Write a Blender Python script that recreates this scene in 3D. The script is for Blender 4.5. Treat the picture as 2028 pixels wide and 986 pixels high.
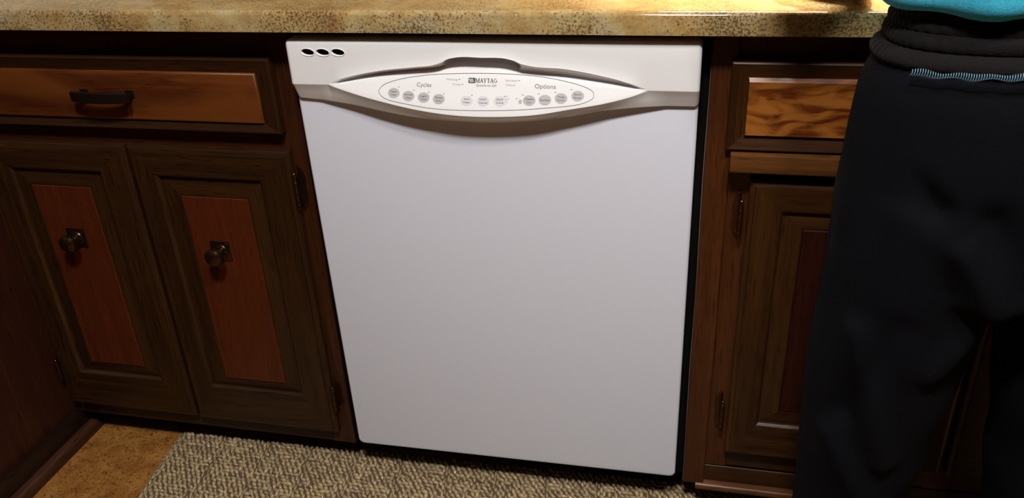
import bpy, bmesh, math, random
import numpy as np
from mathutils import Vector, Matrix, noise
random.seed(7); np.random.seed(7)
for o in list(bpy.data.objects): bpy.data.objects.remove(o)
S = bpy.context.scene; C = S.collection

# ------------------------------------------------------------------ camera
def cam_rot(p, r, y):
    cy, sy, cp, sp, cr, sr = math.cos(y), math.sin(y), math.cos(p), math.sin(p), math.cos(r), math.sin(r)
    Rz = Matrix(((cy, -sy, 0), (sy, cy, 0), (0, 0, 1))); Rx = Matrix(((1, 0, 0), (0, cp, -sp), (0, sp, cp)))
    B = Matrix(((1, 0, 0), (0, 0, -1), (0, 1, 0))); Rr = Matrix(((cr, -sr, 0), (sr, cr, 0), (0, 0, 1)))
    return Rz @ Rx @ B @ Rr
cd = bpy.data.cameras.new('camera'); cam = bpy.data.objects.new('camera', cd); C.objects.link(cam)
cd.sensor_width = 36; cd.lens = 1653.72 / 2028 * 36; cd.clip_start = .01
cam.matrix_world = Matrix.Translation((.6035, -1.1495, 1.15085)) @ cam_rot(math.radians(-27.834), math.radians(-2.813), math.radians(13.551)).to_4x4()
S.camera = cam
# ------------------------------------------------------------------ world, lights, exposure
w = bpy.data.worlds.new('world'); S.world = w; w.use_nodes = True
w.node_tree.nodes['Background'].inputs[0].default_value = (.9, .75, .6, 1); w.node_tree.nodes['Background'].inputs[1].default_value = .02
def area(name, loc, target, size, size_y, power, col, spread=180):
    l = bpy.data.lights.new(name, 'AREA'); l.shape = 'RECTANGLE'; l.size = size; l.size_y = size_y; l.energy = power; l.color = col
    o = bpy.data.objects.new(name, l); C.objects.link(o); o.location = loc
    l.spread = math.radians(spread); o.rotation_euler = (Vector(target) - Vector(loc)).to_track_quat('-Z', 'Y').to_euler(); return o
area('ceiling_lamp_light', (.55, -1.22, 2.38), (.50, -.5, 0), .26, .20, 36, (1, .965, .955))
area('sink_lamp_light', (1.05, -1.02, 2.38), (.95, -.5, 0), .12, .12, 15, (1, .90, .78))
area('under_cabinet_light', (1.02, .36, 1.38), (1.02, .38, .9), 1.0, .06, 48, (1, .86, .62), 95)
S.view_settings.view_transform = 'Standard'; S.view_settings.look = 'None'; S.view_settings.gamma = 1
S.view_settings.use_curve_mapping = False; S.view_settings.exposure = 0.0

# ------------------------------------------------------------------ materials
def mat(name, col, rough=.5, metal=0, spec=.5):
    m = bpy.data.materials.new(name); m.use_nodes = True; b = m.node_tree.nodes['Principled BSDF']
    b.inputs['Base Color'].default_value = (*col, 1); b.inputs['Roughness'].default_value = rough; b.inputs['Metallic'].default_value = metal
    b.inputs['Specular IOR Level'].default_value = spec; return m
class N:
    def __init__(s, m): s.t = m.node_tree; s.b = s.t.nodes['Principled BSDF']
    def new(s, ty, **kw):
        n = s.t.nodes.new(ty)
        for k, v in kw.items():
            if k in n.inputs: n.inputs[k].default_value = v
            else: setattr(n, k, v)
        return n
    def link(s, a, b): s.t.links.new(a, b)
    def coords(s, scale, rot=(0, 0, 0)):
        c = s.new('ShaderNodeTexCoord'); mp = s.new('ShaderNodeMapping'); mp.inputs['Scale'].default_value = scale; mp.inputs['Rotation'].default_value = rot
        s.link(c.outputs['Object'], mp.inputs[0]); return mp.outputs[0]
    def noise(s, vec, scale, detail=4, rough=.55, dist=0):
        n = s.new('ShaderNodeTexNoise', Scale=scale, Detail=detail, Roughness=rough, Distortion=dist); s.link(vec, n.inputs['Vector']); return n.outputs['Fac']
    def ramp(s, fac, stops):
        r = s.new('ShaderNodeValToRGB'); e = r.color_ramp.elements
        while len(e) < len(stops): e.new(.5)
        for el, (p, c) in zip(e, stops): el.position = p; el.color = (*c, 1) if len(c) == 3 else c
        s.link(fac, r.inputs[0]); return r.outputs[0]
    def mix(s, fac, a, b, mode='MIX'):
        n = s.new('ShaderNodeMix', data_type='RGBA', blend_type=mode)
        for sock, v in ((n.inputs[0], fac), (n.inputs[6], a), (n.inputs[7], b)):
            if hasattr(v, 'links'): s.link(v, sock)
            else: sock.default_value = (*v, 1) if isinstance(v, tuple) else v
        return n.outputs[2]
    def bump(s, h, strength, dist=.001):
        n = s.new('ShaderNodeBump', Strength=strength, Distance=dist); s.link(h, n.inputs['Height']); s.link(n.outputs[0], s.b.inputs['Normal'])
    def col(s, c): s.link(c, s.b.inputs['Base Color'])
def wood(name, dark, mid, light, axis, rough=.38, figure=0., fs=9., coat=.06):
    m = mat(name, mid, rough, 0, .3); n = N(m)
    k = {'x': (1.6, 40, 40), 'z': (40, 40, 1.6), 'y': (40, 1.6, 40)}[axis]
    g = n.noise(n.coords(k), 1.6, 6, .6, .4)
    c = n.ramp(g, [(.30, dark), (.52, mid), (.74, light)])
    k2 = {'x': (12, 160, 160), 'z': (160, 160, 9), 'y': (160, 12, 160)}[axis]
    p = n.noise(n.coords(k2), 2.2, 3, .6)
    c = n.mix(n.ramp(p, [(.34, (1, 1, 1)), (.46, (0, 0, 0))]), c, tuple(x * .62 for x in dark))
    c2 = n.noise(n.coords((1, 1, 1)), 5, 3, .5)
    c = n.mix(n.ramp(c2, [(.35, (.6, .6, .6)), (.65, (0, 0, 0))]), c, tuple(x * .8 for x in mid))
    if figure:
        kf = {'x': (fs * .7, 30, fs * 1.8), 'z': (fs * 2, 30, fs * .6), 'y': (30, fs, fs)}[axis]
        f = n.noise(n.coords(kf), 1., 2, .5, 1.2)
        c = n.mix(n.ramp(f, [(.40, (0, 0, 0)), (.60, (figure,) * 3)]), c, light)
    n.col(c); n.bump(p, .18, .0006)
    n.b.inputs['Coat Weight'].default_value = coat; n.b.inputs['Coat Roughness'].default_value = .16
    return m
DK = ((.014, .0054, .0015), (.033, .0122, .0029), (.052, .0205, .0048))
DR = ((.026, .0085, .0020), (.047, .0165, .0035), (.068, .025, .0052))
FR = ((.040, .0105, .0027), (.066, .0185, .0045), (.090, .027, .0066))
M = {}
M['frame_z'] = wood('olive_brown_wood_upright', *DK, 'z'); M['frame_x'] = wood('olive_brown_wood_level', *DK, 'x')
RF = ((.026, .0070, .0022), (.046, .0125, .0040), (.066, .020, .0062))
M['warm_z'] = wood('brown_door_wood_upright', *DR, 'z'); M['warm_x'] = wood('brown_door_wood_level', *DR, 'x'); M['facer_z'] = wood('orange_brown_frame_upright', *FR, 'z'); M['facer_x'] = wood('orange_brown_frame_level', *FR, 'x')
M['face_z'] = wood('red_brown_frame_wood_upright', *RF, 'z'); M['face_x'] = wood('red_brown_frame_wood_level', *RF, 'x')
M['inlay_z'] = wood('mahogany_inlay_upright', (.062, .0115, .0030), (.088, .0165, .0040), (.112, .023, .0055), 'z', .40)
M['inlay_x'] = wood('mahogany_inlay_level', (.042, .0080, .0022), (.064, .0125, .0032), (.17, .050, .009), 'x', .38, .7, 3.6)
M['inlay_gold'] = wood('golden_figured_inlay', (.070, .013, .0030), (.125, .028, .0055), (.33, .115, .019), 'x', .22, .9, 24, .5)
M['maroon_shaded'] = wood('maroon_shaded_inlay', (.020, .0040, .0022), (.032, .0060, .0030), (.044, .0085, .0040), 'z', .4)  # maroon wood, darkened to stand in partly for the person's shadow
M['board'] = wood('golden_board_edge', (.07, .025, .006), (.125, .046, .011), (.19, .078, .019), 'x', .35)
M['plank'] = wood('red_brown_panelling', (.026, .0065, .0030), (.042, .0105, .0045), (.058, .015, .0062), 'z', .45)
M['base_y'] = wood('dark_baseboard_wood', (.009, .0045, .0025), (.017, .008, .0045), (.028, .013, .0075), 'y', .4)
M['shoe'] = wood('red_shoe_moulding', (.034, .012, .006), (.055, .019, .009), (.08, .028, .013), 'y', .35)
M['black'] = mat('gap_shade_black', (.003, .0025, .0025), .9, 0, .1); M['kick'] = mat('shaded_toe_black', (.005, .004, .0035), .85, 0, .15)  # shade of gaps, holes and toe recess is put into these blacks
M['grey_strip'] = mat('grey_mounting_strip', (.10, .088, .075), .5)
M['edge'] = mat('pale_scuffed_edge', (.16, .125, .095), .5)
m = mat('white_enamel', (.735, .765, .86), .35, 0, .5); n = N(m); n.bump(n.noise(n.coords((1, 1, 1)), 900, 2), .05, .0004); M['enamel'] = m
M['plastic'] = mat('white_plastic', (.875, .885, .895), .24); M['plastic'].node_tree.nodes['Principled BSDF'].inputs['Coat Weight'].default_value = .2
M['button'] = mat('pale_grey_button', (.50, .50, .52), .4); M['button_white'] = mat('white_button', (.72, .72, .76), .4)
M['ink'] = mat('grey_print', (.16, .16, .17), .5); M['ink_dark'] = mat('dark_print', (.055, .055, .07), .5); M['inkl'] = mat('light_grey_print', (.33, .33, .35), .5)
m = mat('antique_bronze', (.085, .045, .022), .27, .92); M['bronze'] = m
m = mat('dark_bronze', (.035, .022, .014), .38, .8); M['dbronze'] = m
# granite
m = mat('granite', (.6, .5, .3), .07); m.node_tree.nodes['Principled BSDF'].inputs['IOR'].default_value = 1.62; n = N(m); v = n.coords((1, 1, 1))
c = n.ramp(n.noise(v, 9, 5, .6, .6), [(.30, (.22, .095, .020)), (.43, (.34, .20, .055)), (.55, (.42, .31, .125)), (.70, (.40, .33, .20))])
c = n.mix(n.ramp(n.noise(n.coords((1, 1, 1.6)), 38, 4, .6, .3), [(.42, (0, 0, 0)), (.66, (.6, .6, .6))]), c, (.24, .12, .028))
vor = n.new('ShaderNodeTexVoronoi', Scale=260.0); n.link(v, vor.inputs['Vector'])
c = n.mix(n.ramp(vor.outputs['Color'], [(.0, (.0, .0, .0)), (.8, (.28, .28, .28))]), c, (.56, .48, .27))
dens = n.noise(v, 7, 3, .5)
mask = n.new('ShaderNodeMath', operation='ADD'); mul = n.new('ShaderNodeMath', operation='MULTIPLY'); mul.inputs[1].default_value = .62
n.link(dens, mul.inputs[0]); n.link(mul.outputs[0], mask.inputs[0]); n.link(n.noise(v, 300, 4, .62, .3), mask.inputs[1])
c = n.mix(n.ramp(mask.outputs[0], [(.84, (0, 0, 0)), (.90, (.8, .8, .8))]), c, (.075, .045, .018))
c = n.mix(n.ramp(n.noise(n.coords((1, 1, 1), (.4, .2, 0)), 90, 4, .65, 1), [(.60, (0, 0, 0)), (.70, (.65, .65, .65))]), c, (.20, .19, .19))
n.col(c); M['granite'] = m
# cork floor
m = mat('cork', (.36, .17, .05), .35); n = N(m); v = n.coords((1, 1, 1))
c = n.ramp(n.noise(v, 26, 5, .6), [(.32, (.24, .095, .020)), (.5, (.33, .145, .032)), (.70, (.42, .20, .050))])
c = n.mix(n.ramp(n.noise(v, 150, 5, .65, 1.5), [(.53, (0, 0, 0)), (.60, (.85, .85, .85))]), c, (.07, .024, .006)); n.col(c); M['cork'] = m
# jute rug
m = mat('jute_yarn', (.42, .33, .21), .5); n = N(m)
at = n.new('ShaderNodeVertexColor'); at.layer_name = 'tone'
c = n.mix(n.ramp(n.noise(n.coords((1, 1, 1)), 900, 3), [(.35, (0, 0, 0)), (.7, (.5, .5, .5))]), at.outputs[0], (.17, .115, .06)); n.col(c)
n.b.inputs['Roughness'].default_value = .38; n.b.inputs['Coat Weight'].default_value = .7; n.b.inputs['Coat Roughness'].default_value = .06; n.bump(n.noise(n.coords((1, 1, 1)), 700, 3), .35, .0008); M['jute'] = m
# cloth
def cloth(name, col, sheen=.25, bs=.25, sc=700, blotch=.3):
    m = mat(name, col, .95, 0, .1); n = N(m); v = n.coords((1, 1, 1))
    c = n.mix(n.ramp(n.noise(v, 420, 3, .7), [(.4, (0, 0, 0)), (.8, (blotch,) * 3)]), col, tuple(min(1, x * 2.2) for x in col)); n.col(c)
    n.b.inputs['Sheen Weight'].default_value = sheen; n.b.inputs['Sheen Roughness'].default_value = .5; n.bump(n.noise(v, sc, 2), bs, .0015); return m
M['pants'] = cloth('black_fleece', (.0026, .0029, .0045), .0); M['band'] = cloth('charcoal_ribbing', (.0075, .0064, .0068), .02, .4, 420, .5)
M['shirt'] = cloth('teal_jersey', (.045, .40, .60), .1); M['shirt_in'] = cloth('grey_green_lining', (.16, .22, .22), .1)
M['stitch'] = mat('pale_blue_thread', (.10, .20, .28), .7)
m = mat('skin', (.58, .27, .17), .5); m.node_tree.nodes['Principled BSDF'].inputs['Subsurface Weight'].default_value = .1
m.node_tree.nodes['Principled BSDF'].inputs['Subsurface Radius'].default_value = (.01, .004, .002); M['skin'] = m
M['hair'] = cloth('brown_hair', (.035, .018, .009), .3, .8, 300); M['eye'] = mat('eye_white', (.8, .8, .78), .2); M['iris'] = mat('iris', (.05, .03, .02), .2)
m = mat('painted_wall', (.62, .56, .44), .6); n = N(m); n.bump(n.noise(n.coords((1, 1, 1)), 200, 3), .08); M['wall'] = m
M['ceil'] = mat('white_ceiling', (.75, .74, .72), .8); M['tile'] = mat('tan_backsplash_tile', (.33, .23, .115), .25); M['grout'] = mat('grout', (.4, .36, .3), .8)
m = mat('lamp_glass', (.9, .88, .8), .4); m.node_tree.nodes['Principled BSDF'].inputs['Emission Color'].default_value = (1, .9, .78, 1); m.node_tree.nodes['Principled BSDF'].inputs['Emission Strength'].default_value = 3.; M['lamp'] = m

# ------------------------------------------------------------------ helpers
ORG = {}
def add(name, verts, faces, m, parent=None, smooth=False, org=None, sharp=None):
    o0 = Vector(org) if org is not None else (ORG.get(parent.name, Vector((0, 0, 0))) if parent else Vector((0, 0, 0)))
    me = bpy.data.meshes.new(name); me.from_pydata([tuple(Vector(v) - o0) for v in verts], [], faces); me.validate(); me.update()
    me.materials.append(m); o = bpy.data.objects.new(name, me); C.objects.link(o)
    if parent: o.parent = parent
    else: o.location = o0
    ORG[o.name] = o0
    if smooth: fix_smooth(me, sharp)
    return o
def fix_smooth(me, sharp=None):
    me.polygons.foreach_set('use_smooth', [True] * len(me.polygons))
    if sharp: me.set_sharp_from_angle(angle=math.radians(sharp))
def thing(name, label, cat, loc, group=None):
    o = bpy.data.objects.new(name, None); C.objects.link(o); o.location = loc; o['label'] = label; o['category'] = cat; o.empty_display_size = .05
    if group: o['group'] = group
    ORG[o.name] = Vector(loc); return o
def frombm(name, bm, m, parent=None, smooth=False, sharp=40, org=None):
    bm.verts.index_update(); vs = [v.co.copy() for v in bm.verts]; fs = [[v.index for v in f.verts] for f in bm.faces]
    o = add(name, vs, fs, m, parent, smooth, org, sharp); bm.free(); return o
def bmbox(bm, x0, x1, y0, y1, z0, z1, bev=0, seg=1, T=None):
    t = bmesh.new(); vs = [t.verts.new((x, y, z)) for x in (x0, x1) for y in (y0, y1) for z in (z0, z1)]
    for f in ((0, 1, 3, 2), (4, 6, 7, 5), (0, 4, 5, 1), (2, 3, 7, 6), (0, 2, 6, 4), (1, 5, 7, 3)): t.faces.new([vs[i] for i in f])
    if bev: bmesh.ops.bevel(t, geom=t.edges[:] + t.verts[:], offset=bev, segments=seg, profile=.5, affect='EDGES')
    if T: bmesh.ops.transform(t, matrix=T, verts=t.verts)
    merge(bm, t)
def merge(bm, t):
    t.verts.index_update(); mp = [bm.verts.new(v.co) for v in t.verts]
    for f in t.faces:
        try: bm.faces.new([mp[v.index] for v in f.verts])
        except ValueError: pass
    t.free()
def box(name, x0, x1, y0, y1, z0, z1, m, parent=None, bev=.0008, seg=1, org=None):
    bm = bmesh.new(); bmbox(bm, x0, x1, y0, y1, z0, z1, bev, seg); return frombm(name, bm, m, parent, bev > 0 and seg > 1, 40, org)
def struct(o): o['kind'] = 'structure'; return o
def lathe(bm, prof, M4, n=24):
    rings = []
    for a, r in prof:
        if r < 1e-6: rings.append([bm.verts.new(M4 @ Vector((0, 0, a)))])
        else: rings.append([bm.verts.new(M4 @ Vector((r * math.cos(2 * math.pi * i / n), r * math.sin(2 * math.pi * i / n), a))) for i in range(n)])
    for A, B in zip(rings, rings[1:]):
        for i in range(n):
            j = (i + 1) % n
            if len(A) == 1 and len(B) == 1: continue
            if len(A) == 1: bm.faces.new((A[0], B[j], B[i]))
            elif len(B) == 1: bm.faces.new((A[i], A[j], B[0]))
            else: bm.faces.new((A[i], A[j], B[j], B[i]))
def orient(loc, d):
    return Matrix.Translation(loc) @ Vector(d).to_track_quat('Z', 'Y').to_matrix().to_4x4()
def tube(bm, pts, r, n=8, cap=True):
    pts = [Vector(p) for p in pts]; rr = r if isinstance(r, (list, tuple)) else [r] * len(pts); rings = []; up = None
    for i, p in enumerate(pts):
        d = (pts[min(i + 1, len(pts) - 1)] - pts[max(i - 1, 0)]).normalized()
        if up is None: up = d.orthogonal().normalized()
        up = (up - d * up.dot(d)).normalized(); s = d.cross(up)
        rings.append([bm.verts.new(p + (up * math.cos(2 * math.pi * k / n) + s * math.sin(2 * math.pi * k / n)) * rr[i]) for k in range(n)])
    for A, B in zip(rings, rings[1:]):
        for k in range(n): bm.faces.new((A[k], A[(k + 1) % n], B[(k + 1) % n], B[k]))
    if cap: bm.faces.new(rings[0][::-1]); bm.faces.new(rings[-1])
def ring(name, x0, x1, z0, z1, prof, m, parent, quad=None):
    """mitred frame: prof = (inset, y) swept round a rectangle in the XZ plane; m may be (upright, level)"""
    vs = []; fs = []; n = len(prof)
    for i, y in prof: vs += [(x0 + i, y, z0 + i), (x1 - i, y, z0 + i), (x1 - i, y, z1 - i), (x0 + i, y, z1 - i)]
    ori = []
    for a in range(n - 1):
        for k in range(4): fs.append((a * 4 + k, a * 4 + (k + 1) % 4, (a + 1) * 4 + (k + 1) % 4, (a + 1) * 4 + k)); ori.append(k % 2)
    o = add(name, vs, fs, m[1], parent)
    o.data.materials.append(m[0])
    for p, k in zip(o.data.polygons, ori): p.material_index = k
    return o
def plate(name, x0, x1, z0, z1, y, yb, bev, m, parent):
    """raised board: flat face at y, bevelled rim of width bev dropping to yb"""
    vs = [(x0, yb, z0), (x1, yb, z0), (x1, yb, z1), (x0, yb, z1), (x0 + bev, y, z0 + bev), (x1 - bev, y, z0 + bev), (x1 - bev, y, z1 - bev), (x0 + bev, y, z1 - bev)]
    return add(name, vs, [(4, 5, 6, 7), (0, 1, 5, 4), (1, 2, 6, 5), (2, 3, 7, 6), (3, 0, 4, 7), (3, 2, 1, 0)], m, parent)

# ------------------------------------------------------------------ setting
XL = -.655
f = struct(box('floor', XL - .05, 2.2, -2.2, .65, -.03, 0, M['cork'], bev=0))
f['label'] = 'tan cork floor with dark flecks'
wb = struct(box('wall_back', XL - .05, 2.2, .62, .70, 0, 2.45, M['wall'], bev=0))
struct(box('ceiling', XL - .05, 2.2, -2.2, .70, 2.45, 2.5, M['ceil'], bev=0))
# backsplash tiles (seen only as a reflection in the polished counter)
bs = box('backsplash_bed', XL, 1.435, .612, .62, .907, 1.36, M['grout'], wb, bev=0)
for i in range(20):
    for j in range(4):
        x = XL + .005 + i * .1; z = .911 + j * .11
        box('tile', x, x + .097, .606, .6125, z, z + .107, M['tile'], wb, .001)
wl = struct(box('wall_left', XL - .05, XL - .012, -2.2, .62, 0, 2.45, M['wall'], bev=0))
ys = [.60, .45, .32, .20, .10, .02, -.0964, -.1901]
while ys[-1] > -2.1: ys.append(ys[-1] - .095)
for a, b in zip(ys, ys[1:]):
    if a <= .1: box('plank', XL - .012, XL + random.uniform(-.0006, .0006), b + .0005, a - .0005, .0, 2.449, M['plank'], wl, .0012)
bb = struct(box('baseboard_left', XL, XL + .016, -2.2, .089, 0, .061, M['base_y'], bev=.003, seg=2))
pr = [(XL + .016, .0)] + [(XL + .016 + .019 * math.cos(t), .004 + .019 * math.sin(t)) for t in np.linspace(0, math.pi / 2, 7)]
pr.insert(1, (XL + .035, 0)); vs = [(x, y, z) for y in (-2.2, .0885) for x, z in pr]; k = len(pr)
fs = [(i, (i + 1) % k, k + (i + 1) % k, k + i) for i in range(k)] + [tuple(range(k))[::-1], tuple(range(k, 2 * k))]
struct(add('trim_1', vs, fs, M['shoe'], None, True, sharp=50))

# ------------------------------------------------------------------ counter
ct = bmesh.new(); prof = [(-.030 + .0, .8765), (-.030, .900), (-.0285, .9045), (-.0245, .9068), (-.02, .907), (.605, .907), (.605, .8765), (-.026, .8765)]
xs = np.linspace(XL + .002, 1.435, 50); rows = []
for x in xs:
    sag = .0012 * math.cos((x + .2) * 1.5)      # hand-finished edge is never dead straight
    rows.append([ct.verts.new((x, y + (.0006 * math.sin(x * 9) if y < 0 else 0), z)) for y, z in prof])
for A, B in zip(rows, rows[1:]):
    for i in range(len(prof)): ct.faces.new((A[i], A[(i + 1) % len(prof)], B[(i + 1) % len(prof)], B[i]))
ct.faces.new(rows[0]); ct.faces.new(rows[-1][::-1])
o = frombm('countertop', ct, M['granite'], None, True, 50, (.6, .28, .8765)); o['label'] = 'polished gold and cream speckled granite countertop above the cabinets and dishwasher'; o['category'] = 'countertop'

# ------------------------------------------------------------------ cabinet parts
def knob(x, z, parent, y=.0015):
    bm = bmesh.new(); s = .0185
    bmbox(bm, x - s, x + s, y - .0022, y, z - s, z + s, .001, 2)
    P = orient((x, y - .002, z), (0, -1, 0))
    lathe(bm, [(0, .013), (.0015, .0135), (.003, .0125), (.0035, .0105), (.007, .009), (.0075, .0095), (.0085, .0095), (.009, .0075), (.013, .0062), (.0155, .0075), (.0175, .012), (.0205, .0152), (.0245, .0163), (.0285, .0155), (.0318, .012), (.0338, .0065), (.0343, 0)], P, 32)
    for a in range(10):                                    # beaded collar
        t = a * math.pi / 5; p = Vector((x + .0108 * math.cos(t), y - .0075, z + .0108 * math.sin(t)))
        lathe(bm, [(-.0022, 0), (-.0015, .0016), (0, .0022), (.0015, .0016), (.0022, 0)], orient(p, (0, -1, 0)), 8)
    o = frombm('knob', bm, M['bronze'], parent, True, 35); o['label'] = 'round antique bronze knob on a square plate'; return o
def hinge(x, z0, z1, parent, side, yb=.019):
    """exposed hinge: barrel with ball ends at the door's edge and a curved leaf on the frame (side = +1: leaf towards +X)"""
    bm = bmesh.new(); L = z1 - z0; yc = .005
    prof = [(0, 0), (.001, .0022), (.003, .0030), (.005, .0022), (.0065, .0016), (.0075, .0034), (.009, .0037), (L * .28, .0036), (L * .28 + .001, .003), (L * .28 + .002, .0037), (L * .5 - .001, .0037), (L * .5, .0031), (L * .5 + .001, .0037),
            (L * .72, .0037), (L * .72 + .001, .003), (L * .72 + .002, .0036), (L - .009, .0036), (L - .0075, .0034), (L - .0065, .0016), (L - .005, .0022), (L - .003, .0032), (L - .001, .0022), (L, 0)]
    lathe(bm, prof, Matrix.Translation((x, yc, z0)), 14)
    n = 13; out = []
    for i in range(n):                                     # leaf outline with pointed tips
        t = i / (n - 1); zz = z0 - .006 + (L + .014) * t; ww = .0125 * (math.sin(math.pi * t) ** .55) * (1 - .28 * math.exp(-((t - .5) / .12) ** 2)) + .0012
        out.append((zz, ww))
    A = [bm.verts.new((x, yb - .0012, z)) for z, w_ in out]; B = [bm.verts.new((x + side * w_, yb - .0012, z)) for z, w_ in out]
    A2 = [bm.verts.new((x, yb + .0008, z)) for z, w_ in out]; B2 = [bm.verts.new((x + side * w_, yb + .0008, z)) for z, w_ in out]
    for i in range(n - 1):
        bm.faces.new((A[i], B[i], B[i + 1], A[i + 1])); bm.faces.new((B[i], B2[i], B2[i + 1], B[i + 1])); bm.faces.new((A[i], A[i + 1], A2[i + 1], A2[i]))
    bmbox(bm, x - .002, x + .002, yc, yb, z0 + .010, z1 - .010)
    for zz in (z0 + .002, z1 + .003):
        lathe(bm, [(0, .0028), (.0008, .0026), (.0016, .0014), (.0018, 0)], orient((x + side * .0045, yb - .001, zz), (0, -1, 0)), 12)
    return frombm('hinge', bm, M['bronze'], parent, True, 40)
def door(parent, x0, x1, z0, z1, rec, inl, kn=None, hinges=(), hx=None, side=1, inm='inlay_z', fm='frame'):
    """rec / inl: outer edge of the sunk ring and of the raised inlay (x0,x1,z0,z1)"""
    d = box('door', x0 + .004, x1 - .004, .009, .0195, z0 + .004, z1 - .004, M[fm + '_z'], parent, 0)
    iw = .05
    # frame swept separately on each side because the margins differ a little
    P = [(0, .0195), (0, .0085), (.0025, .0055), (.0075, .0035), (.0085, .0002), (.0105, 0)]
    vs = []; fs = []; ori = []
    def loop(X0, X1, Z0, Z1, y):
        b = len(vs); vs.extend([(X0, y, Z0), (X1, y, Z0), (X1, y, Z1), (X0, y, Z1)]); return b
    L_ = [loop(x0 + i, x1 - i, z0 + i, z1 - i, y) for i, y in P]
    r0, r1, r2, r3 = rec
    for e, y in ((-.005, 0), (-.0035, .0007), (-.0015, .0028), (0, .0045), (.0006, .0085)): L_.append(loop(r0 + e, r1 - e, r2 + e, r3 - e, y))
    for a, b in zip(L_, L_[1:]):
        for k in range(4): fs.append((a + k, a + (k + 1) % 4, b + (k + 1) % 4, b + k)); ori.append(k % 2)
    fr = add('frame', vs, fs, M[fm + '_x'], d); fr.data.materials.append(M[fm + '_z'])
    for p, k in zip(fr.data.polygons, ori): p.material_index = k
    # sunk ring sloping up to the inlay
    vs2 = []; i0, i1, i2, i3 = inl
    def l2(X0, X1, Z0, Z1, y): vs2.extend([(X0, y, Z0), (X1, y, Z0), (X1, y, Z1), (X0, y, Z1)])
    l2(r0 - .001, r1 + .001, r2 - .001, r3 + .001, .0085); l2(i0 - .003, i1 + .003, i2 - .003, i3 + .003, .0032); l2(i0 - .001, i1 + .001, i2 - .001, i3 + .001, .0036)
    fs2 = [(a * 4 + k, a * 4 + (k + 1) % 4, a * 4 + 4 + (k + 1) % 4, a * 4 + 4 + k) for a in range(2) for k in range(4)]
    rg = add('panel_border', vs2, fs2, M[fm + '_x'], d); rg.data.materials.append(M[fm + '_z'])
    for i, p in enumerate(rg.data.polygons): p.material_index = i % 2
    pl = plate('panel', i0 - .0005, i1 + .0005, i2 - .0005, i3 + .0005, .0018, .0045, .0016, M[inm], d)
    if kn: knob(kn[0], kn[1], d, .0018)
    for a, b in hinges: hinge(hx, a, b, d, side)
    return d
def drawer(parent, x0, x1, z0, z1, inl, inm, hnd=None, fm='frame'):
    d = box('drawer', x0 + .004, x1 - .004, .009, .0195, z0 + .004, z1 - .004, M[fm + '_x'], parent, 0)
    vs = []; fs = []; i0, i1, i2, i3 = inl
    def loop(X0, X1, Z0, Z1, y): vs.extend([(X0, y, Z0), (X1, y, Z0), (X1, y, Z1), (X0, y, Z1)])
    for i, y in ((0, .0195), (0, .0035), (.0012, .0010), (.003, 0)): loop(x0 + i, x1 - i, z0 + i, z1 - i, y)
    loop(i0 - .002, i1 + .002, i2 - .002, i3 + .002, .0052); loop(i0 - .0003, i1 + .0003, i2 - .0003, i3 + .0003, .0058)
    ori = []
    for a in range(5):
        for k in range(4): fs.append((a * 4 + k, a * 4 + (k + 1) % 4, a * 4 + 4 + (k + 1) % 4, a * 4 + 4 + k)); ori.append(k % 2)
    fr = add('frame', vs, fs, M[fm + '_x'], d); fr.data.materials.append(M[fm + '_z'])
    for p, k in zip(fr.data.polygons, ori): p.material_index = k
    # inlay with a rounded nose along its rim
    vs = []; fs = []; gl = inm == 'inlay_gold'
    for i, y in ((0, .0062), (0, .0040), (.0048, .0004), (.0053, .0001), (.006, 0)) if gl else ((0, .0062), (.0003, .0030), (.0012, .0014), (.0024, .0004), (.004, 0)): e = i * (.15 if gl else 1); loop(i0 + e, i1 - e, i2 + e, i3 - i, y)
    fs = [(a * 4 + k, a * 4 + (k + 1) % 4, a * 4 + 4 + (k + 1) % 4, a * 4 + 4 + k) for a in range(4) for k in range(4)] + [(16, 17, 18, 19)]
    add('panel', vs, fs, M[inm], d, not gl, sharp=60)
    if hnd:
        hx0, hx1, hz = hnd; bm = bmesh.new(); n = 17; rows = []
        for i in range(n):                                  # flat bowed bar
            t = i / (n - 1); x = hx0 + (hx1 - hx0) * t; bow = .006 * math.sin(math.pi * t); yy = -.020 - bow; h = .0080 + .0012 * math.sin(math.pi * t)
            sec = [(-.0028, -h + .0012), (-.0028, h - .0012), (-.0018, h), (.0022, h), (.003, h - .001), (.003, -h + .001), (.0022, -h), (-.0018, -h)]
            rows.append([bm.verts.new((x, yy + a, hz + b)) for a, b in sec])
        for A, B in zip(rows, rows[1:]):
            for i in range(8): bm.faces.new((A[i], A[(i + 1) % 8], B[(i + 1) % 8], B[i]))
        bm.faces.new(rows[0][::-1]); bm.faces.new(rows[-1])
        for xx in (hx0 + .010, hx1 - .010):
            bmbox(bm, xx - .005, xx + .005, -.021, .001, hz - .006, hz + .0015, .0012, 2)
            bmbox(bm, xx - .008, xx + .008, -.0015, .001, hz - .0065, hz + .0065, .0006, 1)
        frombm('handle', bm, M['dbronze'], d, True, 35)['label'] = 'dark bronze flat bar handle'
    return d
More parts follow.
